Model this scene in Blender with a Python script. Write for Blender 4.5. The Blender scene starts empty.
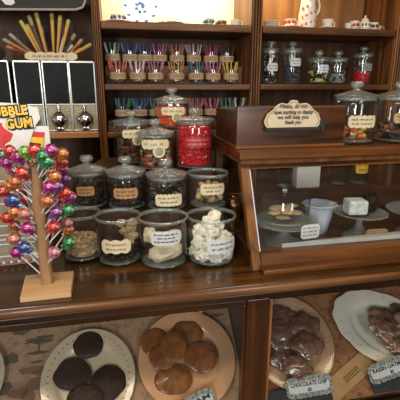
import bpy, bmesh, math, random
from math import sin, cos, pi, radians as R
from mathutils import Vector, Matrix, noise
SC = bpy.context.scene
C = SC.collection
random.seed(11)

# ------------------------------------------------------------------ camera
PITCH, YAW = R(15.6), R(11.5)
cam = bpy.data.objects.new('camera', bpy.data.cameras.new('camera'))
C.objects.link(cam)
cam.location = (0, 0, 1.49)
cam.rotation_euler = (pi/2 - PITCH, 0, -YAW)
cam.data.sensor_width = 36; cam.data.lens = 36; cam.data.clip_start = .02
SC.camera = cam
# ------------------------------------------------------------------ world, lights, exposure
w = bpy.data.worlds.new('world'); SC.world = w; w.use_nodes = True
w.node_tree.nodes['Background'].inputs[0].default_value = (.75, .85, 1, 1)
w.node_tree.nodes['Background'].inputs[1].default_value = .5
SC.view_settings.view_transform = 'Standard'; SC.view_settings.look = 'None'
SC.view_settings.exposure = -0.28; SC.view_settings.gamma = 1
SC.view_settings.use_curve_mapping = False
SC.cycles.transparent_max_bounces = 40
SC.cycles.max_bounces = 10
def area(name, loc, rot, sx, sy, watts, col):
    l = bpy.data.lights.new(name, 'AREA'); l.shape = 'RECTANGLE'; l.size = sx; l.size_y = sy
    l.energy = watts; l.color = col
    o = bpy.data.objects.new(name, l); C.objects.link(o); o.location = loc; o.rotation_euler = rot
    return o
area('window_daylight', (-1.3, -2.45, 1.75), (R(90), 0, R(-12)), .62, 1.35, 70, (.94, .97, 1))
area('window_daylight', (1.3, -2.45, 1.75), (R(90), 0, R(12)), .55, 1.35, 38, (.94, .97, 1))
area('overhead_fill_light', (-.5, .15, 2.72), (R(14), 0, 0), 1.2, .25, 30, (1, .84, .62))  # warm overhead fill, added to brighten the room; no lamp is modelled
area('overhead_fill_light', (1.3, .25, 2.72), (R(14), 0, 0), 1.2, .25, 21, (1, .84, .62))  # second added overhead fill
area('shelf_lamp_light', (.33, 2.12, 2.08), (R(28), 0, 0), .62, .05, 6, (1, .85, .58))
area('shelf_lamp_light', (.86, 2.12, 2.06), (R(28), 0, 0), .22, .05, 3.2, (1, .74, .40))

# ------------------------------------------------------------------ materials
def nt(name):
    m = bpy.data.materials.new(name); m.use_nodes = True
    return m, m.node_tree.nodes, m.node_tree.links, m.node_tree.nodes['Principled BSDF']
def ramp(n, l, src, stops):
    r = n.new('ShaderNodeValToRGB'); e = r.color_ramp.elements
    while len(e) < len(stops): e.new(.5)
    for k, (p, c) in enumerate(stops): e[k].position = p; e[k].color = (*c, 1)
    l.new(src, r.inputs[0]); return r.outputs[0]
def plain(name, col, rough=.5, metal=0, var=.12, scale=30, bump=0, coat=0, spec=.5):
    m, n, l, b = nt(name)
    tc = n.new('ShaderNodeTexCoord'); ns = n.new('ShaderNodeTexNoise')
    ns.inputs['Scale'].default_value = scale; ns.inputs['Detail'].default_value = 4
    l.new(tc.outputs['Object'], ns.inputs['Vector'])
    lo = tuple(max(0, c*(1-var)) for c in col); hi = tuple(min(1, c*(1+var)) for c in col)
    l.new(ramp(n, l, ns.outputs[0], [(.3, lo), (.7, hi)]), b.inputs['Base Color'])
    b.inputs['Roughness'].default_value = rough; b.inputs['Metallic'].default_value = metal
    b.inputs['Coat Weight'].default_value = coat; b.inputs['Specular IOR Level'].default_value = spec
    if bump:
        bp = n.new('ShaderNodeBump'); bp.inputs['Strength'].default_value = bump; bp.inputs['Distance'].default_value = .004
        l.new(ns.outputs[0], bp.inputs['Height']); l.new(bp.outputs[0], b.inputs['Normal'])
    return m
def wood(name, dark, light, axis='X', rough=.3, coat=.2, s=18):
    coat *= .6
    m, n, l, b = nt(name)
    tc = n.new('ShaderNodeTexCoord'); mp = n.new('ShaderNodeMapping')
    k = {'X': (1.2, s, s), 'Y': (s, 1.2, s), 'Z': (s, s, 1.2)}[axis]
    mp.inputs['Scale'].default_value = k; l.new(tc.outputs['Object'], mp.inputs[0])
    a = n.new('ShaderNodeTexNoise'); a.inputs['Scale'].default_value = 1.3; a.inputs['Detail'].default_value = 7; a.inputs['Distortion'].default_value = .6
    l.new(mp.outputs[0], a.inputs['Vector'])
    l.new(ramp(n, l, a.outputs[0], [(.32, dark), (.52, tuple(x*.6+y*.4 for x, y in zip(dark, light))), (.70, light)]), b.inputs['Base Color'])
    b.inputs['Roughness'].default_value = rough; b.inputs['Coat Weight'].default_value = coat; b.inputs['Coat Roughness'].default_value = .12; b.inputs['Specular IOR Level'].default_value = .32
    bp = n.new('ShaderNodeBump'); bp.inputs['Strength'].default_value = .15; bp.inputs['Distance'].default_value = .002
    l.new(a.outputs[0], bp.inputs['Height']); l.new(bp.outputs[0], b.inputs['Normal'])
    return m
def glass(name, tint=(.95, .975, .965), edge=(.50, .56, .55), refl=.9, base=.075, rough=.03, bump=0, room_sheen=0):
    m, n, l, b = nt(name); n.remove(b)
    out = n['Material Output']; tr = n.new('ShaderNodeBsdfTransparent'); gl = n.new('ShaderNodeBsdfGlossy')
    gl.inputs['Roughness'].default_value = rough
    lw = n.new('ShaderNodeLayerWeight'); lw.inputs['Blend'].default_value = .5
    p = n.new('ShaderNodeMath'); p.operation = 'POWER'; p.inputs[1].default_value = 4; l.new(lw.outputs['Facing'], p.inputs[0])
    q = n.new('ShaderNodeMath'); q.operation = 'MULTIPLY_ADD'; q.inputs[1].default_value = refl; q.inputs[2].default_value = base; l.new(p.outputs[0], q.inputs[0])
    l.new(ramp(n, l, p.outputs[0], [(0, tint), (.85, edge)]), tr.inputs[0])
    mx = n.new('ShaderNodeMixShader'); l.new(q.outputs[0], mx.inputs[0]); l.new(tr.outputs[0], mx.inputs[1]); l.new(gl.outputs[0], mx.inputs[2])
    last = mx.outputs[0]
    if room_sheen:  # diffuse white mixed in to stand for bright room light caught by the glass
        df = n.new('ShaderNodeBsdfDiffuse'); df.inputs[0].default_value = (.86, .92, .92, 1); m2 = n.new('ShaderNodeMixShader'); m2.inputs[0].default_value = room_sheen
        l.new(last, m2.inputs[1]); l.new(df.outputs[0], m2.inputs[2]); last = m2.outputs[0]
    l.new(last, out.inputs['Surface'])
    if bump:
        ns = n.new('ShaderNodeTexNoise'); ns.inputs['Scale'].default_value = 60
        bp = n.new('ShaderNodeBump'); bp.inputs['Strength'].default_value = bump; bp.inputs['Distance'].default_value = .003
        l.new(ns.outputs[0], bp.inputs['Height']); l.new(bp.outputs[0], gl.inputs['Normal'])
    return m
M = dict(
    top=wood('counter_wood', (.012, .005, .0013), (.118, .046, .010), 'X', .24, .35),
    edge=wood('lit_counter_edge_wood', (.085, .033, .012), (.25, .115, .045), 'X', .3, .3),  # paler than the counter wood: the lit front edge is put into the colour
    frame=wood('frame_wood', (.017, .0065, .002), (.090, .032, .008), 'X', .35, .2),
    framev=wood('upright_frame_wood', (.018, .0065, .002), (.10, .033, .008), 'Z', .35, .2),
    case=wood('case_wood', (.030, .010, .0025), (.20, .068, .016), 'X', .28, .3),
    casev=wood('case_post_wood', (.09, .034, .011), (.30, .125, .040), 'Z', .3, .3),
    shelf=wood('shelf_wood', (.05, .018, .005), (.24, .095, .026), 'X', .42, .1),
    up=wood('upright_wood', (.055, .020, .005), (.34, .135, .036), 'Z', .4, .1, 26),
    back=wood('back_panel_wood', (.030, .011, .003), (.165, .064, .016), 'Z', .5, 0),
    backw=wood('lamplit_back_panel_wood', (.14, .060, .018), (.36, .17, .055), 'Z', .55, 0, 8),  # lighter copy of the panel wood, lamp glow put into its colour
    cream=plain('cream_panel_paint', (.80, .72, .52), .6, var=.05, scale=3),
    pale=wood('pale_wood', (.50, .30, .15), (.66, .43, .24), 'X', .45, .1, 14),
    palev=wood('pale_turned_wood', (.28, .145, .07), (.46, .26, .13), 'Z', .5, .05, 22),
    gumshelf=wood('orange_lit_shelf_wood', (.32, .13, .04), (.52, .24, .08), 'X', .35, .2),  # orange light on the shelf front is put into this wood colour
    glass=glass('clear_glass', room_sheen=.004), thick=glass('thick_glass', (.86, .90, .89), (.66, .72, .71), .95, .16, .07, .35, .095),
    pane=glass('pane_glass', (.97, .98, .975), (.7, .75, .74), .5, .045, .01),
    cut=glass('pressed_glass', (.82, .87, .90), (.55, .6, .66), .95, .24, .12, .9, .15),
    milky=plain('frosted_blue_glass', (.62, .67, .78), .25, var=.1, coat=.4),
    chrome=plain('chrome', (.75, .76, .78), .12, 1, .04),
    alu=plain('brushed_metal', (.50, .49, .45), .35, .9, .1),
    copper=plain('copper', (.85, .38, .16), .25, 1, .1),
    black=plain('dark_window', (.012, .014, .014), .45, var=.3, spec=.10),
    ink=plain('black_ink', (.02, .018, .018), .7), ink2=plain('brown_ink', (.16, .07, .03), .7), navy=plain('navy_ink', (.05, .07, .22), .6),
    card=plain('cream_card', (.66, .57, .37), .7, var=.06), cardw=plain('white_lace_card', (.60, .62, .62), .7, var=.08, scale=120),
    cardo=plain('kraft_card', (.42, .22, .09), .7, var=.1), kraft=plain('kraft_band', (.44, .30, .17), .7, var=.12),
    grey=plain('grey_lace_card', (.24, .26, .25), .7, var=.95, scale=170), signc=plain('cream_sign_board', (.62, .52, .36), .6, var=.05),
    white=plain('white_paper', (.74, .75, .74), .6, var=.03), porc=plain('white_porcelain', (.80, .73, .62), .18, var=.02, coat=.4),
    porcb=plain('beige_porcelain', (.64, .50, .33), .2, var=.05, coat=.4), stone=plain('brown_stoneware', (.50, .31, .16), .25, var=.15, coat=.4),
    pinkp=plain('blush_porcelain', (.70, .37, .19), .2, var=.05, coat=.4),
    red=plain('red_print', (.62, .03, .03), .5), yellow=plain('yellow_print', (.90, .58, .04), .5), teal=plain('teal_print', (.03, .24, .24), .6),
    marble=plain('grey_marble', (.50, .50, .47), .25, var=.12, scale=14, coat=.3),
    choc=plain('dark_chocolate', (.018, .006, .003), .4, var=.3, scale=60, bump=.8, spec=.22), brown=plain('caramel_glaze', (.22, .070, .014), .3, var=.45, scale=45, bump=.8, coat=.25, spec=.3),
    chip=plain('wrapped_cookie', (.15, .075, .048), .15, var=.45, scale=70, bump=1, coat=1), tan=plain('tan_biscuit', (.50, .33, .17), .6, var=.25, scale=70, bump=.6),
    cream2=plain('macaroon_crust', (.66, .58, .40), .7, var=.2, scale=60, bump=.8), mer=plain('meringue', (.78, .74, .64), .65, var=.12, scale=50, bump=.8),
    oat=plain('oat_cluster', (.38, .27, .14), .7, var=.3, scale=90, bump=.8), frost=plain('white_frosting', (.60, .66, .66), .5, var=.25, scale=60, bump=1),
    dkcloth=plain('dark_blue_cloth', (.018, .022, .032), .8, var=.4, scale=50), pinec=plain('pine_cone', (.04, .028, .02), .8),
    plaster=plain('plaster', (.44, .39, .32), .8, var=.05, scale=4), floorm=wood('floor_boards', (.10, .055, .03), (.24, .14, .08), 'X', .5, 0, 8),
)
def toile(name, base, b1, b2, brick=False):
    m, n, l, b = nt(name); tc = n.new('ShaderNodeTexCoord')
    a = n.new('ShaderNodeTexNoise'); a.inputs['Scale'].default_value = 34; a.inputs['Detail'].default_value = 6; a.inputs['Roughness'].default_value = .7
    c = n.new('ShaderNodeTexNoise'); c.inputs['Scale'].default_value = 9; c.inputs['Detail'].default_value = 5
    mp = n.new('ShaderNodeMapping'); mp.inputs['Scale'].default_value = (1, 2, 1); mp.inputs['Location'].default_value = (3, 1, 2)
    l.new(tc.outputs['Object'], a.inputs['Vector']); l.new(tc.outputs['Object'], mp.inputs[0]); l.new(mp.outputs[0], c.inputs['Vector'])
    col = ramp(n, l, a.outputs[0], [(.50, base), (.60, b1)])
    f = ramp(n, l, c.outputs[0], [(.56, (0, 0, 0)), (.66, (1, 1, 1))])
    mx = n.new('ShaderNodeMixRGB'); mx.inputs[2].default_value = (*b2, 1); l.new(f, mx.inputs[0]); l.new(col, mx.inputs[1])
    if brick:
        br = n.new('ShaderNodeTexBrick'); br.inputs['Scale'].default_value = 26; br.inputs['Color1'].default_value = (.20, .045, .018, 1); br.inputs['Color2'].default_value = (.42, .13, .045, 1)
        br.inputs['Mortar'].default_value = (.10, .06, .03, 1); br.inputs['Mortar Size'].default_value = .05
        m2 = n.new('ShaderNodeMapping'); m2.inputs['Rotation'].default_value = (0, 0, R(25)); l.new(tc.outputs['Object'], m2.inputs[0]); l.new(m2.outputs[0], br.inputs[0])
        m3 = n.new('ShaderNodeMixRGB'); m3.inputs[0].default_value = .6; l.new(mx.outputs[0], m3.inputs[1]); l.new(br.outputs[0], m3.inputs[2]); l.new(m3.outputs[0], b.inputs['Base Color'])
    else: l.new(mx.outputs[0], b.inputs['Base Color'])
    b.inputs['Roughness'].default_value = .85; return m
M['toile'] = toile('scenic_print_cloth', (.42, .25, .135), (.26, .15, .08), (.33, .16, .08))
M['village'] = toile('village_print_cloth', (.50, .24, .10), (.14, .065, .03), (.36, .12, .05), True)
M['oatchip'] = plain('wrapped_oat', (.24, .13, .08), .15, var=.6, scale=50, bump=1, coat=1)
M['redcard'] = plain('red_foil_card', (.36, .012, .02), .4); M['pinkink'] = plain('pink_ink', (.62, .25, .26), .5)
M['speck'] = plain('speckled_metal', (.36, .32, .20), .4, .3, .6, 200)
M['newsprint'] = plain('faded_carton', (.26, .22, .15), .7, var=.3, scale=24)
COL = dict(b=(.03, .10, .42), r=(.72, .05, .03), s=(.70, .22, .16), o=(.70, .20, .03), m=(.50, .02, .26), p=(.72, .25, .34), g=(.02, .30, .09), l=(.25, .55, .08), u=(.28, .06, .30), y=(.78, .60, .08), t=(.45, .36, .20), w=(.80, .78, .74), n=(.02, .03, .12), a=(.55, .28, .06), e=(.03, .25, .28), k=(.05, .03, .03))
def candymat(k):
    if ('c', k) in M: return M[('c', k)]
    c = COL[k]; m, n, l, b = nt('wrapper_' + k)
    tc = n.new('ShaderNodeTexCoord'); v = n.new('ShaderNodeTexNoise'); v.inputs['Scale'].default_value = 95; v.inputs['Detail'].default_value = 2
    l.new(tc.outputs['Object'], v.inputs['Vector'])
    l.new(ramp(n, l, v.outputs[0], [(.38, tuple(x*.25 for x in c)), (.47, tuple(x*.75 for x in c)), (.58, tuple(x*.75 for x in c)), (.66, tuple(min(1, x*.5+.35) for x in c))]), b.inputs['Base Color'])
    b.inputs['Roughness'].default_value = .22; b.inputs['Coat Weight'].default_value = .6
    M[('c', k)] = m; return m
def cm(k):
    if ('s', k) not in M: M[('s', k)] = plain('sugar_' + k, tuple(v*.62+.03 for v in COL[k]), .35, var=.25, scale=80, coat=.2)
    return M[('s', k)]

# ------------------------------------------------------------------ mesh helpers
class MB:
    def __init__(s): s.v = []; s.f = []; s.mi = []
    def add(s, vs, fs, mi=0):
        o = len(s.v); s.v += [tuple(p) for p in vs]; s.f += [tuple(i+o for i in f) for f in fs]; s.mi += [mi]*len(fs); return s
    def box(s, x0, x1, y0, y1, z0, z1, b=0, mi=0):
        if b <= 0:
            vs = [(x, y, z) for z in (z0, z1) for y in (y0, y1) for x in (x0, x1)]
            return s.add(vs, [(0, 2, 3, 1), (4, 5, 7, 6), (0, 1, 5, 4), (2, 6, 7, 3), (0, 4, 6, 2), (1, 3, 7, 5)], mi)
        bm = bmesh.new(); bmesh.ops.create_cube(bm, size=1)
        for v in bm.verts: v.co = Vector(((x0+x1)/2+v.co.x*(x1-x0), (y0+y1)/2+v.co.y*(y1-y0), (z0+z1)/2+v.co.z*(z1-z0)))
        bmesh.ops.bevel(bm, geom=bm.edges[:], offset=b, segments=2, affect='EDGES', profile=.5)
        return s.bm(bm, mi)
    def bm(s, bm, mi=0, mat=None):
        bm.verts.index_update(); s.add([(mat @ v.co) if mat else v.co for v in bm.verts], [[v.index for v in f.verts] for f in bm.faces], mi); bm.free(); return s
    def lathe(s, prof, seg=32, c=(0, 0, 0), mi=0, wob=None, closed=False):
        vs = []; fs = []; n = len(prof)
        for r, z in prof:
            for k in range(seg):
                a = 2*pi*k/seg; q = r*(wob(a, r, z) if wob else 1)
                vs.append((c[0]+q*cos(a), c[1]+q*sin(a), c[2]+z))
        for i in range(n-1 if not closed else n):
            j = (i+1) % n
            for k in range(seg):
                a, b = i*seg+k, i*seg+(k+1) % seg; cc, d = j*seg+(k+1) % seg, j*seg+k
                fs.append((a, b, cc, d))
        return s.add(vs, fs, mi)
    def tube(s, p0, p1, r0, r1=None, seg=8, mi=0, caps=True):
        p0 = Vector(p0); p1 = Vector(p1); r1 = r0 if r1 is None else r1
        d = (p1-p0).normalized(); a = d.orthogonal().normalized(); b = d.cross(a)
        vs = [p + (a*cos(2*pi*k/seg) + b*sin(2*pi*k/seg))*r for p, r in ((p0, r0), (p1, r1)) for k in range(seg)]
        fs = [(k, (k+1) % seg, seg+(k+1) % seg, seg+k) for k in range(seg)]
        if caps: fs += [tuple(range(seg))[::-1], tuple(range(seg, 2*seg))]
        return s.add(vs, fs, mi)
    def lump(s, c, rx, ry, rz, amp=.15, fr=2.5, sub=2, mi=0, seed=0, rot=None):
        bm = bmesh.new(); bmesh.ops.create_icosphere(bm, subdivisions=sub, radius=1)
        for v in bm.verts:
            q = v.co.copy(); k = 1 + amp*noise.noise(q*fr + Vector((seed*3.1, seed*1.7, seed)))*2
            q = Vector((q.x*rx*k, q.y*ry*k, q.z*rz*k))
            if rot: q = rot @ q
            v.co = q + Vector(c)
        return s.bm(bm, mi)
    def prism(s, pts, y0, y1, mi=0):          # outline in XZ, thickness along Y
        n = len(pts); vs = [(x, y0, z) for x, z in pts] + [(x, y1, z) for x, z in pts]
        return s.add(vs, [tuple(range(n)), tuple(range(2*n-1, n-1, -1))] + [(i, n+i, n+(i+1) % n, (i+1) % n) for i in range(n)], mi)
    def build(s, name, mats, parent=None, smooth=False, loc=None):
        me = bpy.data.meshes.new(name); me.from_pydata(s.v, [], s.f)
        for m in (mats if isinstance(mats, (list, tuple)) else [mats]): me.materials.append(M[m] if isinstance(m, str) else m)
        me.polygons.foreach_set('material_index', s.mi)
        bm = bmesh.new(); bm.from_mesh(me)
        bmesh.ops.remove_doubles(bm, verts=bm.verts, dist=1e-6); bmesh.ops.recalc_face_normals(bm, faces=bm.faces); bm.to_mesh(me); bm.free()
        if smooth:
            me.polygons.foreach_set('use_smooth', [True]*len(me.polygons))
            try: me.set_sharp_from_angle(angle=R(40))
            except Exception: pass
        o = bpy.data.objects.new(name, me); C.objects.link(o)
        if parent: o.parent = parent
        if loc: o.location = loc
        return o
def tag(o, label=None, cat=None, group=None, kind=None):
    if label: o['label'] = label
    if cat: o['category'] = cat
    if group: o['group'] = group
    if kind: o['kind'] = kind
    return o
def thing(name, label, cat, loc=(0, 0, 0), rz=0, group=None):
    o = bpy.data.objects.new(name, None); C.objects.link(o); o.location = loc; o.rotation_euler = (0, 0, rz); o.empty_display_size = .05
    return tag(o, label, cat, group)
def copy_tree(o, parent=None):
    c = o.copy(); C.objects.link(c); c.parent = parent
    for ch in list(o.children): copy_tree(ch, c)
    return c
def struct(name, mb, mat): return tag(mb.build(name, mat), kind='structure')
def bend(o, r):
    for v in o.data.vertices:
        a = v.co.x/r; d = -v.co.y + r
        v.co.x, v.co.y = d*sin(a), -d*cos(a)
def text(s, size, mat, parent, loc=(0, 0, 0), rot=(R(90), 0, 0), name='lettering', depth=.0004, width=None, bold=0):
    cu = bpy.data.curves.new('t', 'FONT'); cu.body = s; cu.size = size; cu.extrude = depth; cu.align_x = 'CENTER'; cu.align_y = 'CENTER'; cu.resolution_u = 2; cu.offset = bold
    t = bpy.data.objects.new('t', cu); C.objects.link(t)
    me = bpy.data.meshes.new_from_object(t.evaluated_get(bpy.context.evaluated_depsgraph_get()))
    bpy.data.objects.remove(t); me.name = name
    xs = [v.co.x for v in me.vertices]; k = width/(max(xs)-min(xs)) if width and xs else 1
    mx = Matrix.LocRotScale(Vector(loc), None, None) @ Matrix.Rotation(rot[2], 4, 'Z') @ Matrix.Rotation(rot[1], 4, 'Y') @ Matrix.Rotation(rot[0], 4, 'X') @ Matrix.Diagonal((k, 1, 1, 1))
    me.transform(mx); me.materials.clear(); me.materials.append(M[mat])
    o = bpy.data.objects.new(name, me); C.objects.link(o); o.parent = parent; return o
def card_mb(wd, h, sc=0, th=.001, N=24, zc=0, lobes=4):
    vs = []; fs = []
    for i in range(N+1):
        x = -wd/2 + wd*i/N; u = abs(x)/(wd/2)
        e = h/2*(1 - .35*max(0, (u-.8)/.2)) + sc*abs(cos(lobes*pi*x/wd))
        for y in (0, -th): vs += [(x, y, zc-e), (x, y, zc+e)]
    for i in range(N):
        a = 4*i; b = a+4
        fs += [(a+2, b+2, b+3, a+3), (a, a+1, b+1, b), (a+1, a+3, b+3, b+1), (a, b, b+2, a+2)]
    fs += [(0, 2, 3, 1), (4*N, 4*N+1, 4*N+3, 4*N+2)]
    return MB().add(vs, fs)
def scribble_mb(wd, h, rows, y=-.0014, zc=0, t=.0009, seed=1):
    rnd = random.Random(seed); m = MB()
    for k in range(rows):
        z = zc + h/2 - h*(k+.5)/rows; x = -wd/2*(1-.3*(k % 2)*rnd.random()); xe = -x*(.8+.2*rnd.random())
        while x < xe:
            L = rnd.uniform(.3, .55)*h/rows; n = rnd.randint(3, 6)
            p = Vector((x, y, z-L/2))
            for j in range(n):
                q = Vector((p.x + L*.45, y, z + (L/2 if j % 2 == 0 else -L/2)*rnd.uniform(.6, 1.2))); d = (q-p).normalized(); s = Vector((-d.z, 0, d.x))*t
                m.add([p-s, q-s, q+s, p+s], [(0, 1, 2, 3)]); p = q
                if p.x > xe: break
            x = p.x + L*.8
    return m

# ------------------------------------------------------------------ room
struct('floor', MB().box(-2.6, 3.6, -2.6, 2.5, -.05, 0), 'floorm')
struct('ceiling', MB().box(-2.6, 3.6, -2.6, 2.5, 2.8, 2.85), 'plaster')
struct('wall_back', MB().box(-2.6, 3.6, 2.42, 2.5, 0, 2.8), 'plaster')
struct('wall_left', MB().box(-2.6, -2.5, -2.6, 2.42, 0, 2.8), 'plaster')
struct('wall_right', MB().box(3.5, 3.6, -2.6, 2.42, 0, 2.8), 'plaster')
wf = MB()
for x0, x1, z0, z1 in ((-2.5, 3.5, 0, .95), (-2.5, 3.5, 2.55, 2.8), (-2.5, -2.1, .95, 2.55), (-.5, .5, .95, 2.55), (2.1, 3.5, .95, 2.55)): wf.box(x0, x1, -2.6, -2.5, z0, z1)
struct('wall_front', wf, 'plaster')
for i, (a, b) in enumerate(((-2.1, -.5), (.5, 2.1))):
    f = MB()
    for x in (a, (a+b)/2-.02, b-.04): f.box(x, x+.04, -2.57, -2.53, .95, 2.55)
    for z in (.95, 2.51): f.box(a, b, -2.57, -2.53, z, z+.04)
    struct('window_%d' % (i+1), f, 'cream')

# ------------------------------------------------------------------ wall shelving unit
su = thing('shelf_unit', 'tall brown wooden wall shelving with fluted uprights behind the counter', 'shelving', (0, 0, 0))
def upright(x0, x1, z0=.0, z1=2.3):
    m = MB().box(x0, x1, 2.022, 2.36, z0, z1); n = 4; wd = (x1-x0)
    for k in range(n):
        c = x0 + wd*(k+.5)/n; m.tube((c, 2.012, z0), (c, 2.012, z1), wd/n*.34, seg=12)
    m.build('upright', 'up', su, True)
for a, b in ((-.088, -.052), (.668, .722), (1.464, 1.522), (-.90, -.85), (2.32, 2.38)): upright(a, b)
def shelf(x0, x1, zt, th=.03, mat='shelf', y0=2.005):
    MB().box(x0, x1, y0, 2.34, zt-th, zt, .004).build('shelf', mat, su)
for a, b in ((-.05, .666), (.724, 1.462)):
    shelf(a, b, 1.785, .034); shelf(a, b, 1.51, .028); shelf(a, b, 1.285, .028)
shelf(1.524, 2.318, 1.785); shelf(1.524, 2.318, 1.51); shelf(1.524, 2.318, 1.285)
shelf(-.848, -.09, 1.290, .03, 'gumshelf')
MB().box(-.85, 2.32, 1.97, 2.34, .91, .95, .004).build('lower_shelf', 'shelf', su)
for a, b in ((-.85, -.09), (.722, 1.464), (1.522, 2.32), (-.05, .668)):
    MB().box(a, b, 2.34, 2.36, 0, 1.765).build('back_panel', 'back', su)
MB().box(-.85, -.09, 2.34, 2.36, 1.766, 2.3).build('back_panel', 'back', su)
MB().box(-.05, .668, 2.34, 2.36, 1.766, 2.3).build('back_panel', 'cream', su)['label'] = 'cream painted back panel'
for a, b in ((.722, 1.464), (1.522, 2.32)): MB().box(a, b, 2.34, 2.36, 1.766, 2.3).build('back_panel', 'backw', su)['label'] = 'wood back panel with the lamp glow put into its orange colour'
MB().box(-.9, 2.38, 1.975, 2.36, 2.3, 2.36, .01).box(-.9, 2.38, 1.985, 2.0, 2.12, 2.3).build('cornice_lamp_shield', 'up', su)  # unseen front board added to confine the light of the shelf lamps
# ------------------------------------------------------------------ shop counter with lower display
ct = thing('shop_counter', 'long dark glossy wooden shop counter with glazed display in its front', 'counter', (0, 0, 0))
cm_ = MB().box(-1.3, 2.0, .985, 1.9, .918, .95, .006)
cm_.build('countertop', 'top', ct)
MB().box(-1.3, 2.0, .970, .987, .924, .948, .007).build('edge_moulding', 'edge', ct, True)['label'] = 'front edge moulding with its lit highlight put into a lighter colour'
MB().box(-1.3, 2.0, .992, 1.03, .895, .917, .004).build('moulding', 'frame', ct)
MB().box(-1.3, .345, 1.0, 1.03, .872, .895, .004).box(.42, 2.0, 1.0, 1.03, .885, .895, .003).build('front_rail', 'frame', ct)
MB().box(.345, .418, .998, 1.035, .05, .895, .005).build('stile', 'framev', ct)
MB().box(.335, .345, 1.004, 1.03, .42, .872, .003).build('inner_trim', 'framev', ct)
MB().box(.418, .428, 1.004, 1.03, .42, .885, .003).build('inner_trim', 'casev', ct)
MB().box(-1.3, 2.0, 1.0, 1.03, .05, .42, .004).build('front_panel', 'frame', ct)
MB().box(-1.3, .335, 1.012, 1.016, .42, .872).build('glass_pane', 'pane', ct)
MB().box(.428, 2.0, 1.012, 1.016, .42, .885).build('glass_pane', 'pane', ct)
MB().box(.385, .41, 1.036, 1.88, .05, .916).build('divider', 'framev', ct)
MB().box(-1.3, -1.27, 1.031, 1.88, .05, .916).box(1.97, 2.0, 1.031, 1.88, .05, .916).build('end_panel', 'frame', ct)
MB().box(-1.3, 2.0, 1.882, 1.9, 0, .916).build('rear_panel', 'frame', ct)
MB().box(-1.3, 2.0, 1.02, 1.88, 0, .05).build('plinth', 'frame', ct)
TI = R(38); BY, BZ = 1.03, .43
def bp(x, s, h=0):   # a point of the sloping display board: x along the counter, s up the slope, h off its face
    return Vector((x, BY + s*cos(TI) - h*sin(TI), BZ + s*sin(TI) + h*cos(TI)))
for a, b in ((-1.268, .383), (.412, 1.968)):
    o = MB().box(a, b, .005, .60, -.02, -.002).build('display_board', 'framev', ct, loc=(0, BY, BZ)); o.rotation_euler = (TI, 0, 0)
def on_board(o, x, s, rz=0, h=0):
    o.location = bp(x, s, h); o.matrix_basis = Matrix.Translation(bp(x, s, h)) @ Matrix.Rotation(TI, 4, 'X') @ Matrix.Rotation(rz, 4, 'Z'); return o

# ------------------------------------------------------------------ display cloths
def cloth(name, label, x0, x1, mat):
    vs = []; fs = []; nx, ny = 40, 20
    for j in range(ny+1):
        for i in range(nx+1):
            x = x0+(x1-x0)*i/nx; y = .01+.585*j/ny
            vs.append((x, y, .0015 + .0012*(1+noise.noise(Vector((x*7, y*7, 1))))))
    for j in range(ny):
        for i in range(nx): a = j*(nx+1)+i; fs.append((a, a+1, a+nx+2, a+nx+1))
    o = MB().add(vs, fs).build(name, mat, smooth=True); tag(o, label, 'cloth'); o.location = (0, BY, BZ); o.rotation_euler = (TI, 0, 0); return o
cl = cloth('printed_cloth', 'beige printed cloth with trees and cottages under the biscuit plates', -1.26, .38, 'toile')
cl2 = cloth('printed_cloth', 'red and brown village print cloth under the oval platter', .415, 1.96, 'village')
pr = MB()
def blob(m, x, y, a, b, seed, z=.006):
    n = 14; c = [(x + a*cos(2*pi*k/n)*(1+.5*noise.noise(Vector((k, seed, .3)))), y + b*sin(2*pi*k/n)*(1+.8*noise.noise(Vector((k, seed, 3.3)))), z) for k in range(n)]
    m.add(c, [tuple(range(n))])
for k, (x, y, a, b) in enumerate(((-.325, .345, .035, .006), (-.29, .352, .03, .006), (-.305, .338, .045, .006), (-.31, .30, .035, .005), (-.40, .29, .03, .02), (-.41, .20, .03, .02), (-.31, .27, .02, .004), (-.37, .38, .03, .01), (.33, .36, .03, .006), (-.05, .39, .03, .006))): blob(pr, x, y, a, b, k)
pr.add([(-.309, .30, .006), (-.303, .30, .006), (-.304, .345, .006), (-.308, .345, .006)], [(0, 1, 2, 3)])
pr.build('printed_tree', plain('dark_green_print', (.09, .065, .035), .8), cl)
ph = MB()
for k, (x, y, a, b) in enumerate(((-.325, .245, .04, .012), (-.29, .235, .03, .01), (-.31, .20, .03, .02), (-.36, .18, .03, .015), (-.33, .165, .02, .02))): blob(ph, x, y, a, b, k+20)
ph.build('printed_cottage', plain('dull_red_print', (.19, .085, .045), .8), cl)

# ------------------------------------------------------------------ plates
def plate(name, label, r, mat, x, s, sy=1, rz=0, rim=None, scal=0, h=.008):
    t = thing(name, label, 'plate'); on_board(t, x, s, rz, h)
    prof = [(0, .001), (r*.60, .001), (r*.68, .006), (r*.97, .017), (r, .019), (r*.99, .0205), (r*.96, .0205), (r*.74, .0165), (r*.70, .0145), (r*.66, .0075), (r*.60, .0058), (0, .0055)]
    m = MB().lathe(prof, 64, wob=(lambda a, q, z: 1 + scal*(abs(sin(7*a))-.6)*(q/r)**4) if scal else None)
    m.v = [(a, b*sy, c) for a, b, c in m.v]
    m.build('dish', mat, t, True)
    if rim:
        m = MB(); n = rim[1]
        for k in range(n):
            a = 2*pi*k/n; q = r*.86; m.lump((q*cos(a), q*sin(a)*sy, .0192), rim[2], rim[2]*.6, .0014, .3, sub=1, seed=k)
        m.build('rim_pattern', rim[0], t)
    return t
plate('dinner_plate', 'beige plate holding dark chocolate biscuits, below the lollipop tree', .152, 'porcb', -.138, .192, 1.08, rim=('ink2', 44, .0035))
plate('dinner_plate', 'blush round plate of shiny caramel biscuits beside the cabinet stile', .170, 'pinkp', .196, .214, 1.0)
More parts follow.
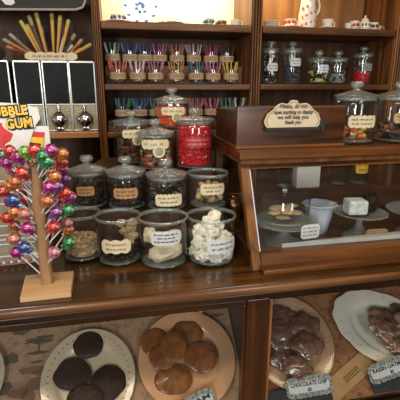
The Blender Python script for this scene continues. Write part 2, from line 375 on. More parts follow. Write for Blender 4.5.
plate('dinner_plate', 'brown stoneware plate of wrapped cookies above the chocolate chip card', .165, 'stone', .585, .228, 1.05, rim=('card', 60, .0035))
plate('oval_platter', 'white scalloped oval platter with gilt flowers holding wrapped oat biscuits', .225, 'porc', .992, .222, .66, R(-30), ('card', 18, .008), .03)
plate('dinner_plate', 'beige beaded plate cut by the photo edge, beside the trees print', .15, 'porcb', -.552, .235, rim=('ink2', 70, .004))
def biscuit(name, label, x, s, a, b, mat, grp, seed, h=.016, rz=0, cat='biscuit', th=.009, amp=.05):
    if mat in ('choc', 'brown'): a *= 1.15; b *= 1.15
    m = MB().lump((0, 0, 0), a, b, th, amp, 1.6, 4, seed=seed)
    o = m.build(name, mat, smooth=True); tag(o, label, cat, grp); on_board(o, x, s, rz, .0175 + th*1.0 + h*2.1*th); return o
for k, (x, s, a, b, l) in enumerate(((-.138, .300, .045, .040, 'round dark chocolate biscuit highest on the beige plate'), (-.190, .212, .052, .045, 'dark chocolate biscuit nearest the rim on the trees side of the beige plate'), (-.075, .170, .050, .048, 'dark chocolate biscuit on the side of the beige plate nearest the blush plate'), (-.150, .120, .050, .045, 'dark chocolate biscuit lowest on the beige plate'))):
    biscuit('chocolate_biscuit', l, x, s, a, b, 'choc', 'dark chocolate biscuits', k, (0, 0, 0, 1)[k])
NUTS = 1
CB = [(.088, .285, .046, .042, 'shiny caramel biscuit nearest the beige plate'), (.205, .298, .052, .042, 'shiny caramel biscuit highest on the blush plate'), (.112, .225, .042, .038, 'small caramel biscuit under the pile centre on the blush plate'), (.240, .205, .050, .046, 'shiny caramel biscuit nearest the cabinet stile'), (.140, .150, .055, .042, 'shiny caramel biscuit lowest on the blush plate'), (.150, .248, .040, .045, 'caramel biscuit in the middle of the blush plate')]
for k, (x, s, a, b, l) in enumerate(CB): biscuit('caramel_biscuit', l, x, s, a, b, 'brown', 'caramel glazed biscuits', k+9, (0, 0, 1, 1, 0, 2)[k], cat='biscuit')
for k, (x, s, a, b) in enumerate(((.575, .315, .060, .045), (.640, .262, .055, .05), (.540, .245, .05, .05), (.620, .19, .055, .045), (.53, .175, .05, .045), (.645, .305, .035, .03), (.57, .13, .05, .035))):
    biscuit('wrapped_cookie', 'plastic wrapped chocolate chip cookie on the brown stoneware plate', x, s, a, b, 'chip', 'wrapped chocolate chip cookies', k+30, (0, 1, 1, 2, 0, 0, 1)[k], cat='cookie', th=.013, amp=.2)
for k, (x, s, a, b) in enumerate(((.995, .262, .058, .04), (.945, .215, .055, .035), (.985, .165, .05, .035), (1.04, .215, .055, .045), (1.07, .27, .05, .04), (1.05, .15, .05, .035))):
    biscuit('wrapped_oat_biscuit', 'plastic wrapped oat and raisin biscuit heaped on the white oval platter', x, s, a, b, 'oatchip', 'wrapped oat biscuits', k+50, (0, 1, 0, 2, 0, 1)[k], rz=R(-35), cat='biscuit', th=.015, amp=.25)
# name cards in the lower display
def price_card(label, x, s, wd, lines, rz=0, tilt=R(20)):
    t = thing('name_card', label, 'card'); t.matrix_basis = Matrix.Translation(bp(x, s, .036)) @ Matrix.Rotation(TI + tilt - R(90), 4, 'X') @ Matrix.Rotation(rz, 4, 'Y')
    card_mb(wd, .062, .004, .0015, 40, 0, 9).build('card', 'grey', t)
    card_mb(wd*.88, .036, 0, .0006, 10).build('card_centre', 'cardw', t, loc=(0, -.0018, 0))
    for k, ln in enumerate(lines): text(ln, .019 if k == 0 else .014, 'ink', t, (0, -.0030, .009-.019*k), width=wd*.80 if k == 0 else None, bold=.0006)
    return t
price_card('grey lace edged card reading CHOCOLATE CHIP before the stoneware plate', .600, .066, .170, ['CHOCOLATE CHIP', '$2'])
price_card('grey lace edged card reading RAISIN OATMEAL before the oval platter', .925, .082, .185, ['RAISIN OATMEAL', '$2'], R(-9))
price_card('grey lace edged card at the foot of the blush plate', .195, .060, .15, ['CREAM'], R(-16))
o = MB().box(-.14, .14, -.035, .035, 0, .0015).build('paper_strip', plain('kraft_paper', (.42, .25, .11), .7)); tag(o, 'tan printed paper strip between the chocolate chip and oatmeal cards', 'paper'); on_board(o, .775, .085, R(26), .008)
m = MB(); [m.box(-.03+.0*k, .05, -.012+.008*k, -.008+.008*k, .0018, .0024) for k in range(3)]; q = m.build('lettering', 'ink2', o)
o = MB().box(-.21, .21, -.032, .030, 0, .012, .005).build('cloth_runner', 'dkcloth'); tag(o, 'dark blue folded cloth lying under the oatmeal card', 'cloth'); on_board(o, 1.05, .045, 0, .008)
o = MB().box(-.12, .12, -.03, .03, 0, .016, .006).build('cloth_runner', 'dkcloth'); tag(o, 'dark folded cloth lying under the chocolate chip card', 'cloth'); on_board(o, .56, .042, 0, .008)
for lb, x, s, mt in (('small silver clip standing behind the beige plate', -.072, .385, 'chrome'), ('small gold trinket standing behind the blush plate', .268, .375, 'yellow')):
    t = thing('trinket', lb, 'ornament'); on_board(t, x, s, 0, .006)
    MB().lump((0, 0, .012), .010, .008, .010, .2).build('body', mt, t, True); MB().tube((-.006, 0, .018), (-.010, 0, .034), .003).tube((.006, 0, .018), (.010, 0, .034), .003).build('prong', mt, t, True)

# ------------------------------------------------------------------ slanted glass display case on the counter
X0, X1 = .385, 2.0; FZ, TZ = .995, 1.252; FYb, FYt = 1.072, 1.235
dc = thing('display_case', 'slant-fronted wooden and glass display case standing on the counter', 'display case', (0, 0, 0))
MB().box(X0-.012, X1, 1.205, 1.600, 1.268, 1.298, .006).build('top_ledge', 'case', dc)
MB().box(X0-.004, X1, 1.215, 1.59, 1.252, 1.268, .005).build('ledge_moulding', 'casev', dc)
def slant(x0, x1, z0, z1, t0, t1):
    f = lambda z: FYb + (FYt-FYb)*(z-.95)/(TZ-.95)
    vs = [(x, f(z)+t, z) for z in (z0, z1) for t in (t0, t1) for x in (x0, x1)]
    return MB().add(vs, [(0, 2, 3, 1), (4, 5, 7, 6), (0, 1, 5, 4), (2, 6, 7, 3), (0, 4, 6, 2), (1, 3, 7, 5)])
slant(X0, X0+.028, .95, 1.252, 0, .03).build('front_post', 'casev', dc)
slant(X0+.028, X0+.033, .998, 1.246, .004, .02).build('glass_edge', 'milky', dc)
slant(X0+.03, X1, .998, 1.250, .008, .012).build('glass_pane', 'pane', dc)
slant(X0+.028, X1, .9505, .998, -.012, .03).build('bottom_rail', 'case', dc)
MB().box(X0+.02, X1, 1.03, 1.075, .9505, .966, .004).build('base_moulding', 'case', dc)
slant(X0+.03, X1, 1.236, 1.252, -.002, .028).build('top_rail', 'case', dc)
MB().box(X0+.002, X1, 1.11, 1.588, .9505, .957).build('case_floor', 'case', dc)
MB().box(X0, X1, 1.57, 1.588, .9575, 1.062, .003).build('rear_rail', 'case', dc)
MB().box(X0, X0+.026, 1.555, 1.59, 1.062, 1.252).build('rear_post', 'casev', dc)
MB().box(X1-.026, X1, 1.555, 1.59, 1.062, 1.252).build('rear_post', 'casev', dc)
MB().box(1.18, 1.205, 1.565, 1.588, 1.062, 1.252).build('rear_post', 'casev', dc)
sp = MB(); a = [(X0+.006, 1.13, .985), (X0+.006, 1.555, .985), (X0+.006, 1.555, 1.25), (X0+.006, 1.262, 1.25)]
sp.add(a + [(x+.004, y, z) for x, y, z in a], [(0, 1, 2, 3), (7, 6, 5, 4), (0, 4, 5, 1), (1, 5, 6, 2), (2, 6, 7, 3), (3, 7, 4, 0)]); sp.build('side_pane', 'pane', dc)
MB().box(X0, X0+.02, 1.11, 1.56, .9505, 1.0, .002).build('side_rail', 'frame', dc)
# marble slab
m = MB(); pts = [(.495, 1.117), (1.5, 1.117), (1.5, 1.225), (.95, 1.145), (.70, 1.131)]
m.v = [(x, y, z) for z in (.9575, 1.012) for x, y in pts]; n = 5
m.f = [tuple(range(n))[::-1], tuple(range(n, 2*n))] + [(i, (i+1) % n, n+(i+1) % n, n+i) for i in range(n)]; m.mi = [0]*len(m.f)
tag(m.build('marble_slab', 'marble'), 'pale grey marble slab along the front of the slanted case', 'slab')
# cake stands
def cake_stand(label, x, y, r, h, zb=.9575, mat='cut', foot=.6, group=None):
    t = thing('cake_stand', label, 'cake stand', (x, y, zb), 0, group)
    MB().lathe([(0, h-.004), (r*.9, h-.002), (r, h+.004), (r*.99, h+.007), (r*.9, h+.002), (0, h+.001)], 48, wob=lambda a, q, z: 1+.02*cos(14*a)*(q/r)**4).build('plate', mat, t, True)
    MB().lathe([(r*foot, .001), (r*foot*.9, .008), (r*foot*.45, h*.28), (.012, h*.55), (.010, h*.75), (.022, h-.005)], 40, wob=lambda a, q, z: 1+.05*cos(10*a)*(q/r)).build('foot', mat, t, True)
    return t
cake_stand('clear glass cake stand under a dome, holding flat nutty cookies', .560, 1.252, .112, .078)
d = thing('glass_dome', 'clear straight-sided glass dome on the cake stand by the case post', 'dome', (.562, 1.272, .9575+.0865))
MB().lathe([(.090, 0), (.090, .076), (.086, .085), (.074, .089), (0, .090)], 48).build('cover', 'glass', d, True)
MB().lathe([(.0905, 0), (.093, .003), (.0905, .006), (.088, .003)], 48, closed=True).build('rim', 'thick', d, True)
MB().lump((0, 0, .101), .011, .011, .010, .02).build('knob', 'thick', d, True)
rr = random.Random(4)
for k in range(9):
    a = k*2.4; q = .022+.030*(k/9.)
    m = MB().lump((0, 0, 0), .028, .026, .007, .15, 2.5, 2, seed=k)
    o = m.build('nut_cookie', 'tan' if k % 3 else 'oat', smooth=True); o.location = (.562+q*cos(a), 1.272+q*sin(a), 1.0505+.009*(1+(9-k)//3)); o.rotation_euler = (rr.uniform(-.15, .15), rr.uniform(-.15, .15), k)
    tag(o, 'flat nutty tan cookie heaped under the glass dome', 'cookie', 'nutty cookies under the dome')
cake_stand('glass cake stand holding a white frosted and a dark chocolate cake', .855, 1.255, .096, .092)
cake_stand('glass cake stand beyond the chocolate cake, cut by the photo edge', 1.10, 1.255, .115, .085)
t = thing('layer_cake', 'square white frosted cake piece on the glass stand', 'cake', (.818, 1.228, 1.0565), R(-8))
MB().box(-.036, .036, -.030, .030, 0, .050, .006).build('sponge', 'choc', t); m = MB().box(-.040, .030, -.034, .028, .004, .056, .008); m.build('frosting', 'frost', t)
t = thing('layer_cake', 'dark chocolate cake piece beside the white frosted cake', 'cake', (.894, 1.262, 1.0565), R(10))
MB().lump((0, 0, .027), .036, .034, .034, .12, 2, 3).build('sponge', 'choc', t, True)
for k in range(5): MB().lump((-.02+.01*k, -.01*(k % 2), .060), .008, .008, .006, .2, sub=1).build('piping', 'choc', t, True)
t = thing('ramekin', 'blue-white scalloped glass bowl beside the frosted cake', 'bowl', (.732, 1.330, .9575))
MB().lathe([(0, .002), (.030, .002), (.034, .01), (.054, .105), (.066, .114), (.061, .116), (.050, .105), (.029, .012), (0, .01)], 36, wob=lambda a, q, z: 1+.035*cos(9*a)*(z/.09)).build('bowl', 'milky', t, True)
def table_tag(label, x, y, z, wd, h, mat, ink, rz=0):
    t = thing('tag_card', label, 'card', (x, y, z), rz)
    card_mb(wd, h, .003, .0012, 24, h/2+.003, 6).build('card', mat, t); scribble_mb(wd*.8, h*.85, 3, zc=h/2+.003, seed=int(x*100)).build('lettering', ink, t)
    MB().box(-wd/3, wd/3, 0, .02, 0, .003).build('easel', mat, t)
table_tag('white card with blue lettering at the foot of the domed stand', .598, 1.134, 1.015, .068, .044, 'cardw', 'navy', R(6))
table_tag('beige lace card beneath the chocolate cake stand', .885, 1.190, .9575, .085, .046, 'tan', 'white', R(-4))
# copper form added to stand for the warm reflection in the case side
t = thing('copper_reflection', 'small ribbed copper form standing for a warm reflection in the side pane of the slanted case', 'reflection', (.440, 1.495, .9575))
MB().lathe([(0, 0), (.026, 0)] + [(.028+.003*(k % 2), .008+.010*k) for k in range(9)] + [(.020, .104), (0, .106)], 24).build('body', 'copper', t, True)
MB().lump((0, 0, .112), .006, .006, .006, 0).build('knob', 'copper', t, True)
# box on top of case
wb = thing('wooden_box', 'dark wooden box standing on the case ledge, cream notice on its front', 'box', (0, 0, 0))
MB().box(.378, .762, 1.258, 1.280, 1.2985, 1.435, .005).build('front_panel', 'case', wb)
MB().box(.385, .400, 1.282, 1.575, 1.2985, 1.418, .003).build('side_panel', 'frame', wb)
MB().box(.742, .757, 1.282, 1.575, 1.2985, 1.418, .003).build('side_panel', 'frame', wb)
MB().box(.402, .740, 1.560, 1.575, 1.2985, 1.418, .003).build('rear_panel', 'frame', wb)
MB().box(.402, .740, 1.282, 1.558, 1.40, 1.415, .003).build('lid', 'frame', wb)
MB().box(.372, .762, 1.248, 1.585, 1.2982, 1.308, .003).build('base_moulding', 'case', wb)
# notice
sg = thing('notice_board', 'cream scalloped notice with handwriting standing against the wooden box', 'sign', (.563, 1.242, 1.367)); sg.scale = (.90, 1, .95)
N = 60; out = []
for k in range(N+1):
    x = -.104+.208*k/N; u = abs(x)/.104
    z = .028 + .050*(1-u**3.2) + .007*abs(cos(u*pi*2.0)) + (.006 if u < .15 else 0)
    if u > .9: z = .028*(1-(u-.9)/.1) + .030
    out.append((x, z))
pts = [(-.104, .030), (-.110, .018), (-.104, .004), (-.100, -.002)] ; pts2 = [(.100, -.002), (.104, .004), (.110, .018)]
poly = [(-.098, 0)] + [(-.104, .006), (-.110, .018), (-.106, .030)] + out[1:-1] + [(.106, .030), (.110, .018), (.104, .006), (.098, 0)]
m = MB(); n = len(poly)
c = (0, .04); vs = [(x, 0, z) for x, z in poly] + [(x, .006, z) for x, z in poly] + [(0, 0, .04), (0, .006, .04)]
m.add(vs, [(i, (i+1) % n, 2*n) for i in range(n)] + [(n+(i+1) % n, n+i, 2*n+1) for i in range(n)] + [(i, n+i, n+(i+1) % n, (i+1) % n) for i in range(n)]); m.build('board', 'signc', sg)
ml = MB(); 
for i in range(n-1):
    p = Vector((poly[i][0]*.93, -.0008, (poly[i][1]-.04)*.88+.04)); q = Vector((poly[i+1][0]*.93, -.0008, (poly[i+1][1]-.04)*.88+.04))
    if (q-p).length > 1e-5: ml.tube(p, q, .0009, seg=4)
ml.build('border_line', 'ink2', sg)
for s_, z_, wd in (('Please, do not', .070, .105), ('open anything on display', .051, .150), ('we will help you', .034, .120), ('thank you', .017, .062)): text(s_, .019, 'ink', sg, (0, -.0012, z_), width=wd, bold=.0003)
MB().box(-.105, .112, -.004, .010, -.012, -.0005, .002).box(.106, .124, -.004, .010, -.012, .022).build('holder', 'ink', sg)

# ------------------------------------------------------------------ glass jars
def jar(name, label, x, y, zb, d, h, lid=True, rz=0, group=None, knob='ball', cards=None, taper=0, sq=0, seg=40, lidh=.03):
    t = thing(name, label, 'jar', (x, y, zb), rz, group); r = d/2; nk = .90 if lid else .985
    wob = (lambda a, q, z: 1 + sq*abs(cos(3*a))) if sq else None
    MB().lathe([(0, .004), (r*.80, .001), (r*.95, .004), (r, .014), (r, h-.02), (r*.99, h-.012), (r*nk, h-.004), (r*nk, h)], seg, wob=wob).build('glass_body', 'glass', t, True)
    MB().lathe([(0, .008), (r*.84, .006), (r*.93, .010), (r*.90, .0125), (0, .011)], seg).build('thick_base', 'thick', t, True)
    MB().lathe([(r*nk, h-.006), (r*(nk+.04), h-.003), (r*(nk+.055), h+.002), (r*(nk+.03), h+.0055), (r*(nk-.012), h+.004), (r*(nk-.016), h-.002)], seg, closed=True).build('rim', 'thick', t, True)
    if lid:
        l = MB().lathe([(r*.86, h+.0068), (r*1.01, h+.008), (r*1.02, h+.012), (r*.93, h+.014), (r*.60, h+lidh*.72), (r*.30, h+lidh*.95), (r*.18, h+lidh), (.010, h+lidh+.004)], seg, wob=wob).build('lid', 'thick', t, True)
        z = h+lidh
        if knob == 'ball': MB().lathe([(.012, z+.002), (.010, z+.007), (.021, z+.012), (.023, z+.021), (.018, z+.029), (0, z+.030)], 12).build('knob', 'thick', l)
        else: MB().lump((0, 0, z+.013), .014, .014, .012, 0).build('knob', 'thick', l, True)
    for c in (cards or []): label_card(t, r, **c)
    return t
def label_card(t, r, w=.09, h=.035, z=.07, mat='card', ink='ink', rows=2, sc=.003, ang=0, seed=1, tx=None, circle=False, lobes=5):
    L = []
    c = card_mb(w, h, sc, .0008, 28, z, lobes).build('label_card', mat, t); L.append(c)
    if circle:
        m = MB(); n = 24; q = h*.75; m.add([(q*cos(2*pi*k/n)+w*.12, -.0010, z-h*.85+q*sin(2*pi*k/n)) for k in range(n)], [tuple(range(n))])
        L.append(m.build('medallion', mat, t))
        m = MB()
        for rr_ in (.55, .25):
            for k in range(16): a0, a1 = 2*pi*k/16, 2*pi*(k+1)/16; m.tube((q*rr_*cos(a0)+w*.12, -.0016, z-h*.85+q*rr_*sin(a0)), (q*rr_*cos(a1)+w*.12, -.0016, z-h*.85+q*rr_*sin(a1)), .0012, seg=4)
        L.append(m.build('scroll_print', ink, t))
    if tx: L += [text(s_, h*.42/len(tx)**.5, ink, t, (0, -.0014, z + h*.20*(len(tx)-1) - h*.42*k), width=w*.62) for k, s_ in enumerate(tx)]
    else: L.append(scribble_mb(w*.78, h*.8, rows, zc=z, seed=seed, t=h*.018+.0003).build('lettering', ink, t))
    for o in L: bend(o, r+.0012); o.rotation_euler.z = ang
def fill(name, label, jarpos, r, z0, z1, size, mats, cat, n=None, shape=(1, 1, .8), seed=1, core=None, amp=.15):
    r *= .965; rnd = random.Random(seed); m = MB(); zz = z0+size*1.1; k = 0
    while zz < z1:
        per = max(6, int(2*pi*(r-size)/(size*1.55)))
        for i in range(per):
            a = 2*pi*(i+rnd.random()*.5)/per + zz*70; q = (r-size*1.28)*rnd.uniform(.93, 1)
            rot = Matrix.Rotation(rnd.uniform(0, 6.28), 3, 'Z') @ Matrix.Rotation(rnd.uniform(-.7, .7), 3, 'X')
            m.lump((q*cos(a), q*sin(a), zz+rnd.uniform(-.2, .2)*size), size*shape[0], size*shape[1], size*shape[2], amp, 2, 1, mi=rnd.randrange(len(mats)), seed=k, rot=rot); k += 1
        zz += size*1.25
    q0 = 0
    while q0 < r-size*1.6:
        per = max(1, int(2*pi*q0/(size*1.6)))
        for i in range(per):
            a = 2*pi*i/per + q0*50; m.lump((q0*cos(a), q0*sin(a), zz-size*.9+rnd.uniform(-.3, .3)*size), size*shape[0], size*shape[1], size*shape[2], amp, 2, 1, mi=rnd.randrange(len(mats)), seed=k); k += 1
        q0 += size*1.5
    rc = r-size*1.3
    if zz-z0 > size*3 and rc > .01: m.lathe([(0, z0+.001), (rc, z0+.001), (rc, zz-size*1.7), (0, zz-size*1.6)], 20, mi=0)
    o = m.build(name, [M[x] if isinstance(x, str) else x for x in mats], smooth=True); o.location = jarpos
    return tag(o, label, cat, kind='stuff')

# stepped riser behind the front row
rs = thing('display_riser', 'dark stepped wooden riser carrying the upper rows of jars', 'riser', (.124, 1.19, .95), R(-13))
MB().box(-.33, .195, .104, .258, 0, .135, .003).build('lower_step', 'frame', rs)
MB().box(-.33, .155, .262, .56, 0, .245, .003).build('upper_step', 'frame', rs)
MB().box(-.085, .062, .421, .56, .2455, .380, .003).build('top_block', 'frame', rs)
# front row, no lids
jar('storage_jar', 'open glass jar of oat clusters just beside the lollipop tree', -.134, 1.285, .951, .127, .15, False)
jar('storage_jar', 'open front jar with scalloped cream card and dark truffles', -.015, 1.235, .951, .139, .15, False, cards=[dict(w=.095, h=.036, z=.072, mat='card', ink='ink2', rows=2, sc=.005, lobes=3, ang=-.15, tx=['Pretzel', 'Snacks'])])
jar('storage_jar', 'open front jar holding two big pale macaroons beneath a grey-white card', .124, 1.19, .951, .150, .152, False, cards=[dict(w=.095, h=.042, z=.108, mat='cardw', rows=3, sc=.002, seed=5)])
jar('storage_jar', 'open front jar heaped with white meringues next to the slanted case', .277, 1.18, .951, .152, .150, False, cards=[dict(w=.104, h=.042, z=.072, mat='cardw', rows=2, sc=.004, ang=.30, seed=8)])
# second row
jar('lidded_jar', 'lidded jar of dark sweets above the oat clusters, faint orange card', -.112, 1.42, 1.086, .129, .122, cards=[dict(w=.060, h=.028, z=.07, mat='cardo', ink='ink', rows=2, ang=-.1, seed=2)])
jar('lidded_jar', 'lidded jar of dark sweets with a tilted orange card, above the truffle jar', .018, 1.385, 1.086, .136, .120, cards=[dict(w=.085, h=.032, z=.065, mat='cardo', ink='ink', rows=2, ang=-.05, seed=3)])
jar('lidded_jar', 'lidded jar of dark sweets with cream two-line card, above the macaroon jar', .155, 1.345, 1.086, .140, .112, cards=[dict(w=.095, h=.036, z=.045, mat='card', rows=2, ang=0, seed=4, sc=.004, lobes=7)])
jar('storage_jar', 'open jar of tan biscuits with beige card, above the meringue jar', .302, 1.345, 1.086, .140, .118, False, cards=[dict(w=.088, h=.034, z=.075, mat='card', rows=2, ang=.05, seed=6)])
# third and fourth rows
jar('lidded_jar', 'lidded jar of mixed red and green sweets with round medallion label', .136, 1.505, 1.196, .140, .126, cards=[dict(w=.105, h=.030, z=.100, mat='card', rows=1, ang=-.1, seed=7, circle=True)])
jar('lidded_jar', 'big lidded jar packed with bright red sweets', .285, 1.505, 1.196, .150, .172, lidh=.024, cards=[dict(w=.11, h=.038, z=.105, mat='redcard', ink='pinkink', rows=2, ang=0, seed=30)])
jar('lidded_jar', 'lidded jar of reddish brown sweets with medallion label, beside the fluted upright', .055, 1.65, 1.196, .146, .158, lidh=.022, cards=[dict(w=.095, h=.028, z=.124, mat='card', rows=1, ang=.1, seed=9, circle=True)])
jar('lidded_jar', 'lidded jar of orange sweets at the top of the jar pyramid', .222, 1.665, 1.331, .142, .105, lidh=.028, cards=[dict(w=.100, h=.026, z=.072, mat='card', rows=1, ang=-.05, seed=10, circle=True)])
# on the case
jar('lidded_jar', 'lidded jar with cream scalloped card and orange sweets beside the wooden box', .838, 1.33, 1.299, .148, .155, sq=.02, cards=[dict(w=.105, h=.036, z=.080, mat='card', rows=2, ang=-.1, seed=11, sc=.004)])
jar('lidded_jar', 'lidded jar with tan card on the case ledge, cut by the photo edge', 1.015, 1.33, 1.299, .160, .155, sq=.02, cards=[dict(w=.095, h=.032, z=.090, mat='kraft', ink='ink2', rows=2, ang=-.2, seed=12, sc=.003)])
# fillings
P = 'sweets'
fill('oat_clusters', 'oat clusters filling the lower half of the jar beside the lollipop tree', (-.134, 1.285, .965), .058, 0, .062, .011, ['oat', 'tan'], 'oat clusters', seed=1)
fill('dark_sweets', 'dark sweets filling the jar with the faint orange card', (-.112, 1.42, 1.100), .061, 0, .085, .010, ['choc', ('ink')], P, seed=2)
fill('dark_sweets', 'dark sweets filling the jar with the tilted orange card', (.018, 1.385, 1.100), .064, 0, .080, .010, ['choc', 'ink'], P, seed=3)
fill('dark_sweets', 'dark sweets filling the jar with the cream two-line card', (.155, 1.345, 1.100), .066, 0, .080, .010, ['choc', cm('k')], P, seed=4)
fill('mixed_sweets', 'red, green and brown sweets behind the round medallion label', (.136, 1.505, 1.210), .066, 0, .088, .011, [cm('r'), 'choc', 'ink2', cm('g'), 'oat'], P, seed=5)
REDM = plain('red_jelly', (.50, .004, .012), .25, var=.25, scale=60, coat=.4); OR = plain('orange_jelly', (.80, .10, .02), .3, var=.2, scale=60, coat=.3)
fill('red_sweets', 'bright red sweets packing the big jar in the third row', (.285, 1.505, 1.210), .071, 0, .138, .0085, [REDM], P, seed=6)
RB = plain('russet_sweets', (.13, .035, .02), .4, var=.3, scale=60)
fill('russet_sweets', 'reddish brown sweets filling the jar beside the fluted upright', (.055, 1.65, 1.210), 0.069, 0, .118, .011, [RB, 'choc'], P, seed=7)
fill('orange_sweets', 'orange red sweets filling the topmost jar of the pyramid', (.222, 1.665, 1.345), .067, 0, .070, .010, [OR], P, seed=8)
fill('dark_sweets', 'dark brown sweets in the jar with tan card on the case ledge', (1.015, 1.33, 1.313), .074, 0, .055, .012, ['choc', 'ink2', 'chip'], P, seed=9)
def piece(name, label, cat, grp, loc, rad, mat, seed, rot=(0, 0, 0), amp=.18, fr=2, sub=3):
    o = MB().lump((0, 0, 0), *rad, amp, fr, sub, seed=seed).build(name, mat, smooth=True); o.location = loc; o.rotation_euler = rot
    return tag(o, label, cat, grp)
k = 0
for q, n, z in ((.045, 9, .978), (.018, 4, .980), (.045, 8, .999)):
    for i in range(n):
        a = 2*pi*i/n + z*40; piece('chocolate_truffle', 'round dark truffle at the bottom of the scalloped card jar', 'truffle', 'truffles in the scalloped card jar', (-.015+q*cos(a), 1.235+q*sin(a), z), (.0125,)*3, 'choc', k, sub=2, amp=.05); k += 1
for i, (dx, dy, z) in enumerate(((.035, .02, 1.022), (.045, -.01, 1.035), (.02, .035, 1.035), (.04, .015, 1.055), (.028, -.028, 1.022), (.048, .01, 1.074), (.01, .05, 1.06))):
    piece('nut_cluster', 'tan nut cluster piled on the dark truffles', 'nut cluster', 'nut clusters over the truffles', (-.015+dx, 1.235+dy, z), (.018, .015, .013), 'oat', i)
for i, (dx, dy, z, rd, lb) in enumerate(((.002, -.012, .993, (.055, .043, .026), 'large pale macaroon lying lowest in the grey-white card jar'), (.030, .012, 1.030, (.032, .04, .018), 'pale macaroon leaning on the larger one in its jar'), (-.042, .020, 1.038, (.022, .03, .026), 'small pale macaroon on the tree side of its jar'))):
    piece('macaroon', lb, 'macaroon', 'macaroons', (.124+dx, 1.19+dy, z), rd, 'cream2', i+3, (0, R(-12), 0), .14, 1.6)
MR = [(-.034, -.038, .985), (.004, -.046, .982), (.038, -.032, .985), (.050, .010, .984), (-.048, .010, .986), (0, .02, .984), (-.045, -.018, 1.022), (-.012, -.042, 1.015), (.030, -.036, 1.020), (.046, .012, 1.02), (-.025, .03, 1.02), (.02, .03, 1.02), (-.040, -.006, 1.052), (-.004, -.020, 1.048), (.018, .018, 1.058), (-.010, -.010, 1.078), (.010, .004, 1.092)]
for i, (dx, dy, z) in enumerate(MR): piece('meringue', 'white meringue heaped in the open front jar next to the slanted case', 'meringue', 'meringues in the open jar', (.277+dx, 1.18+dy, z), (.025, .024, .020), 'mer', i, (i, i*.7, 0), .22, 2.2)
for i in range(14):
    a = i*2.4; q = .020+.022*((i*7) % 3)/2; piece('tan_biscuit', 'tan crescent biscuit in the open jar above the meringues', 'biscuit', 'tan biscuits above the meringues', (.302+q*cos(a), 1.345+q*sin(a), 1.112+.008*(i//2)), (.022, .013, .012), 'tan', i, (i*.5, .5, i), .1, 2, 2)
for i in range(11):
    a = i*2.1; q = .030+.012*(i % 2); piece('orange_sweet', 'small orange sweet at the bottom of the cream scalloped card jar', 'sweet', 'orange sweets in the ledge jar', (.838+q*cos(a), 1.33+q*sin(a), 1.322+.013*(i//4)), (.013, .011, .009), OR if i % 4 == 0 else cm('y' if i % 2 else 'a'), i, sub=2)
# ------------------------------------------------------------------ wall unit: candy-stick jars
KM = {'w': 'white and green', 'n': 'navy', 'p': 'pink and white', 'a': 'amber', 'm': 'magenta', 'r': 'red', 's': 'salmon', 'k': 'dark', 'u': 'purple', 'e': 'teal', 'y': 'yellow-green', 'g': 'green', 'b': 'blue', 'o': 'orange'}
STK = {}
def stick_jar(x, y, zb, cols, where, band='kraft', r=.037, h=.068, n=9, proto=[None]):
    nm = KM[cols[0]]
    if proto[0] is None:
        t = thing('candy_stick_jar', '', 'jar', (0, 0, 0), 0, 'candy stick jars')
        MB().lathe([(0, .003), (r*.9, .002), (r, .010), (r, h), (r*.93, h+.001), (r*.93, .012), (0, .008)], 20).build('glass_body', 'glass', t, True)
        MB().lathe([(r+.0006, .022), (r+.0016, .023), (r+.0016, .052), (r+.0006, .053)], 20).build('paper_band', band, t, True)
        s_ = scribble_mb(r*1.3, .018, 2, zc=.038, seed=3); o = s_.build('lettering', 'ink2', t); bend(o, r+.002)
        proto[0] = t; c = t
    else: c = copy_tree(proto[0])
    c.location = (x, y, zb); c.rotation_euler.z = random.uniform(-.2, .2); c['label'] = 'small jar of %s candy sticks, %s' % (nm, where)
    for i in range(n):
        k = cols[i % len(cols)]
        if k not in STK:
            m = MB(); m.tube((0, 0, 0), (0, 0, .097), .0036, seg=7); STK[k] = m.build('candy_stick', cm(k), smooth=True); s = STK[k]
        else: s = STK[k].copy(); C.objects.link(s)
        a = 2*pi*i/n; q = r*.5; s.location = (x+q*cos(a), y+q*sin(a), zb+.012)
        lean = .22; s.rotation_euler = (-lean*sin(a)+random.uniform(-.05, .05), lean*cos(a)+random.uniform(-.05, .05), 0)
        tag(s, '%s candy stick in the jar %s' % (KM[k], where), 'candy stick', '%s candy sticks' % nm)
ZS = 1.5105
FR = [(.016, 'rs', 'first in the front row of the middle shelf'), (.111, 'pw', 'second in the front row, middle shelf'), (.198, 'up', 'third in the front row, middle shelf'), (.302, 'a', 'in the wider amber one mid front row'), (.402, 'en', 'with teal sweets in the front row'), (.489, 'up', 'second from the end of the front row'), (.583, 'y', 'last in the front row, middle shelf')]
for x, c_, wh in FR: stick_jar(x, 2.07, ZS, c_, wh, n=6 if c_ == 'a' else 10)
MB().box(-.045, .664, 2.125, 2.30, 1.5105, 1.600, .003).build('shelf_step', 'shelf', su)
BR = [(-.006, 'wg', 'first in the raised back row'), (.081, 'nb', 'second in the raised back row'), (.156, 'nb', 'third in the raised back row'), (.230, 'pm', 'fourth in the raised back row'), (.320, 'as', 'fifth in the raised back row'), (.409, 'pw', 'sixth in the raised back row'), (.500, 'mr', 'seventh in the raised back row'), (.585, 'k', 'last in the raised back row')]
for x, c_, wh in BR: stick_jar(x, 2.17, 1.6005, c_, wh, n=4 if c_ == 'k' else 10)
LR = [(.03, 'gb', 'first on the lowest candy shelf'), (.115, 'be', 'second on the lowest candy shelf'), (.20, 'ug', 'third on the lowest candy shelf'), (.40, 'ps', 'fourth on the lowest candy shelf'), (.485, 'pm', 'fifth on the lowest candy shelf'), (.567, 'eg', 'sixth on the lowest candy shelf'), (.622, 'wk', 'last on the lowest candy shelf')]
MB().box(-.045, .664, 2.03, 2.30, 1.2855, 1.335, .003).build('shelf_step', 'shelf', su)
for x, c_, wh in LR: stick_jar(x, 2.08, 1.3355, c_, wh, n=9)
